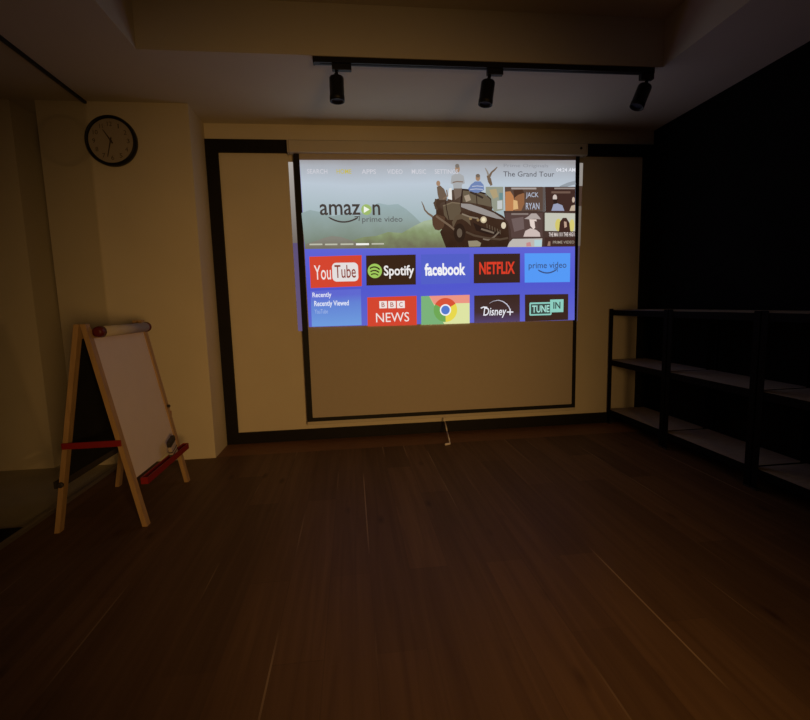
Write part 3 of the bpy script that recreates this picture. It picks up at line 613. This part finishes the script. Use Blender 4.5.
# small tub on the red tray
TZ = .2102; tx = legx(1, .21) + .0320; TYC = 2.800
tb_ = thing('small_tub', (tx, TYC, TZ), 'small printed tub with a dark lid tilted against the whiteboard on the red tray', 'tub')
TILT = Matrix.Translation((tx, TYC, TZ)) @ Matrix.Rotation(math.radians(17), 4, 'X') @ Matrix.Translation((-tx, -TYC, -TZ))
def tilted(g): bmesh.ops.transform(g.bm, matrix=TILT, verts=g.bm.verts); return g
body = obj('body', tilted(MB().box((tx - .0108, TYC, TZ), (tx + .0108, TYC + .080, TZ + .085), .005)), M['pale_plastic'], tb_)
for zz in (.026, .046): obj('print_band', tilted(MB().box((tx - .0112, TYC - .0005, TZ + zz), (tx + .0112, TYC + .0805, TZ + zz + .007))), M['grey_plastic'], body)
obj('lid', tilted(MB().box((tx - .0120, TYC - .002, TZ + .085), (tx + .0120, TYC + .082, TZ + .122), .005)), M['grey_plastic'], tb_)['label'] = 'dark lid'

# ------------------------------------------------------------------ shelving against the right wall
SX0, SX1 = 2.226, 2.580
LEV = (.128, .569, 1.002)
UL = .735
def shelf_unit(y0, label):
    y1 = y0 + UL
    s = thing('shelving_unit', ((SX0 + SX1) / 2, (y0 + y1) / 2, 0), label, 'shelf', 'black shelving units along the right wall')
    th, w = .003, .040
    for px_, sx in ((SX0, 1), (SX1, -1)):
        for py, sy in ((y0, 1), (y1, -1)):
            g = MB(); ex = px_ + w * .8 * sx; ey = py + w * sy
            g.prism([(px_, py), (ex, py), (ex, py + th * sy), (px_ + th * sx, py + th * sy), (px_ + th * sx, ey), (px_, ey)][::sx * sy], .0, 1.012)
            post = obj('post', g, M['shelf_metal'], s)
            obj('foot', MB().box((min(px_ - .001 * sx, ex), min(py - .001 * sy, ey), 0), (max(px_ - .001 * sx, ex), max(py - .001 * sy, ey), .012)), M['grey_plastic'], post)
    for z in LEV:
        bd_ = obj('shelf_board', MB().box((SX0 + .008, y0 + .006, z - .010), (SX1 - .008, y1 - .006, z)), M['board'], s)
        bd_['label'] = 'pale fibreboard shelf'
        for x0, x1 in ((SX0 + .003, SX0 + .008), (SX1 - .008, SX1 - .003)):
            obj('beam', MB().box((x0, y0 + .004, z - .046), (x1, y1 - .004, z - .001)), M['shelf_metal'], s)
        for ya, yb in ((y0 + .003, y0 + .006), (y1 - .006, y1 - .003)):
            obj('beam', MB().box((SX0 + .008, ya, z - .046), (SX1 - .008, yb, z - .001)), M['shelf_metal'], s)
    return s
unit = shelf_unit(3.022, 'black metal shelving unit in the corner, touching the back wall')
def copy_tree(o, parent=None):
    q = o.copy(); col.objects.link(q)
    if parent: q.parent = parent
    for chd in list(o.children): copy_tree(chd, q)
    return q
for y, lb in ((2.277, 'black metal shelving unit in the middle of the row of three'), (1.532, 'black metal shelving unit nearest the viewer, cut off by the right edge')):
    q = copy_tree(unit); q.location.y = y + UL / 2; q['label'] = lb

# ------------------------------------------------------------------ mat behind the glass
mt = obj('door_mat', MB().box((-2.45, 1.55, 0), (-1.715, 2.455, .012), .004), M['mat'], at=(-2.08, 2.0, 0))
tag(mt, 'black mat on the pale floor behind the glass partition', 'mat')

# ------------------------------------------------------------------ light
def lamp(name, kind, loc, aim, energy, color, size=.3, **kw):
    l = bpy.data.lights.new(name, kind); l.energy = energy; l.color = color
    for k, v in kw.items(): setattr(l, k, v)
    if kind == 'SPOT': l.shadow_soft_size = size
    elif kind == 'AREA': l.size = size
    o = bpy.data.objects.new(name, l); col.objects.link(o); o.location = loc
    o.rotation_euler = (Vector(aim) - Vector(loc)).to_track_quat('-Z', 'Y').to_euler()
    o['kind'] = 'structure'
    return o
lamp('added_warm_light', 'SPOT', (.95, -1.3, .98), (-.04, 3.78, .38), 246, (1, .56, .185), .4, spot_size=math.radians(66), spot_blend=1.0)  # unseen warm spot added behind the viewer to light the back wall

w = bpy.data.worlds.new('dim_room'); scene.world = w; w.use_nodes = True
w.node_tree.nodes['Background'].inputs[0].default_value = (1, .7, .45, 1); w.node_tree.nodes['Background'].inputs[1].default_value = .0008

# ------------------------------------------------------------------ camera
cam = bpy.data.cameras.new('camera'); cam.sensor_width = 36; cam.lens = 457.198 / 810 * 36; cam.clip_start = .02
co = bpy.data.objects.new('camera', cam); col.objects.link(co)
yaw, pit, rol = .1128103, -.1215809, -.0268233
fw = Vector((math.sin(yaw) * math.cos(pit), math.cos(yaw) * math.cos(pit), math.sin(pit)))
rt = Vector((math.cos(yaw), -math.sin(yaw), 0)); up = rt.cross(fw)
r2 = rt * math.cos(rol) + up * math.sin(rol); u2 = -rt * math.sin(rol) + up * math.cos(rol)
mw = Matrix((r2, u2, -fw)).transposed().to_4x4(); mw.translation = (0, 0, 1.1)
co.matrix_world = mw
scene.camera = co
scene.view_settings.view_transform = 'Standard'; scene.view_settings.look = 'None'
scene.view_settings.exposure = 0; scene.view_settings.gamma = 1; scene.view_settings.use_curve_mapping = False
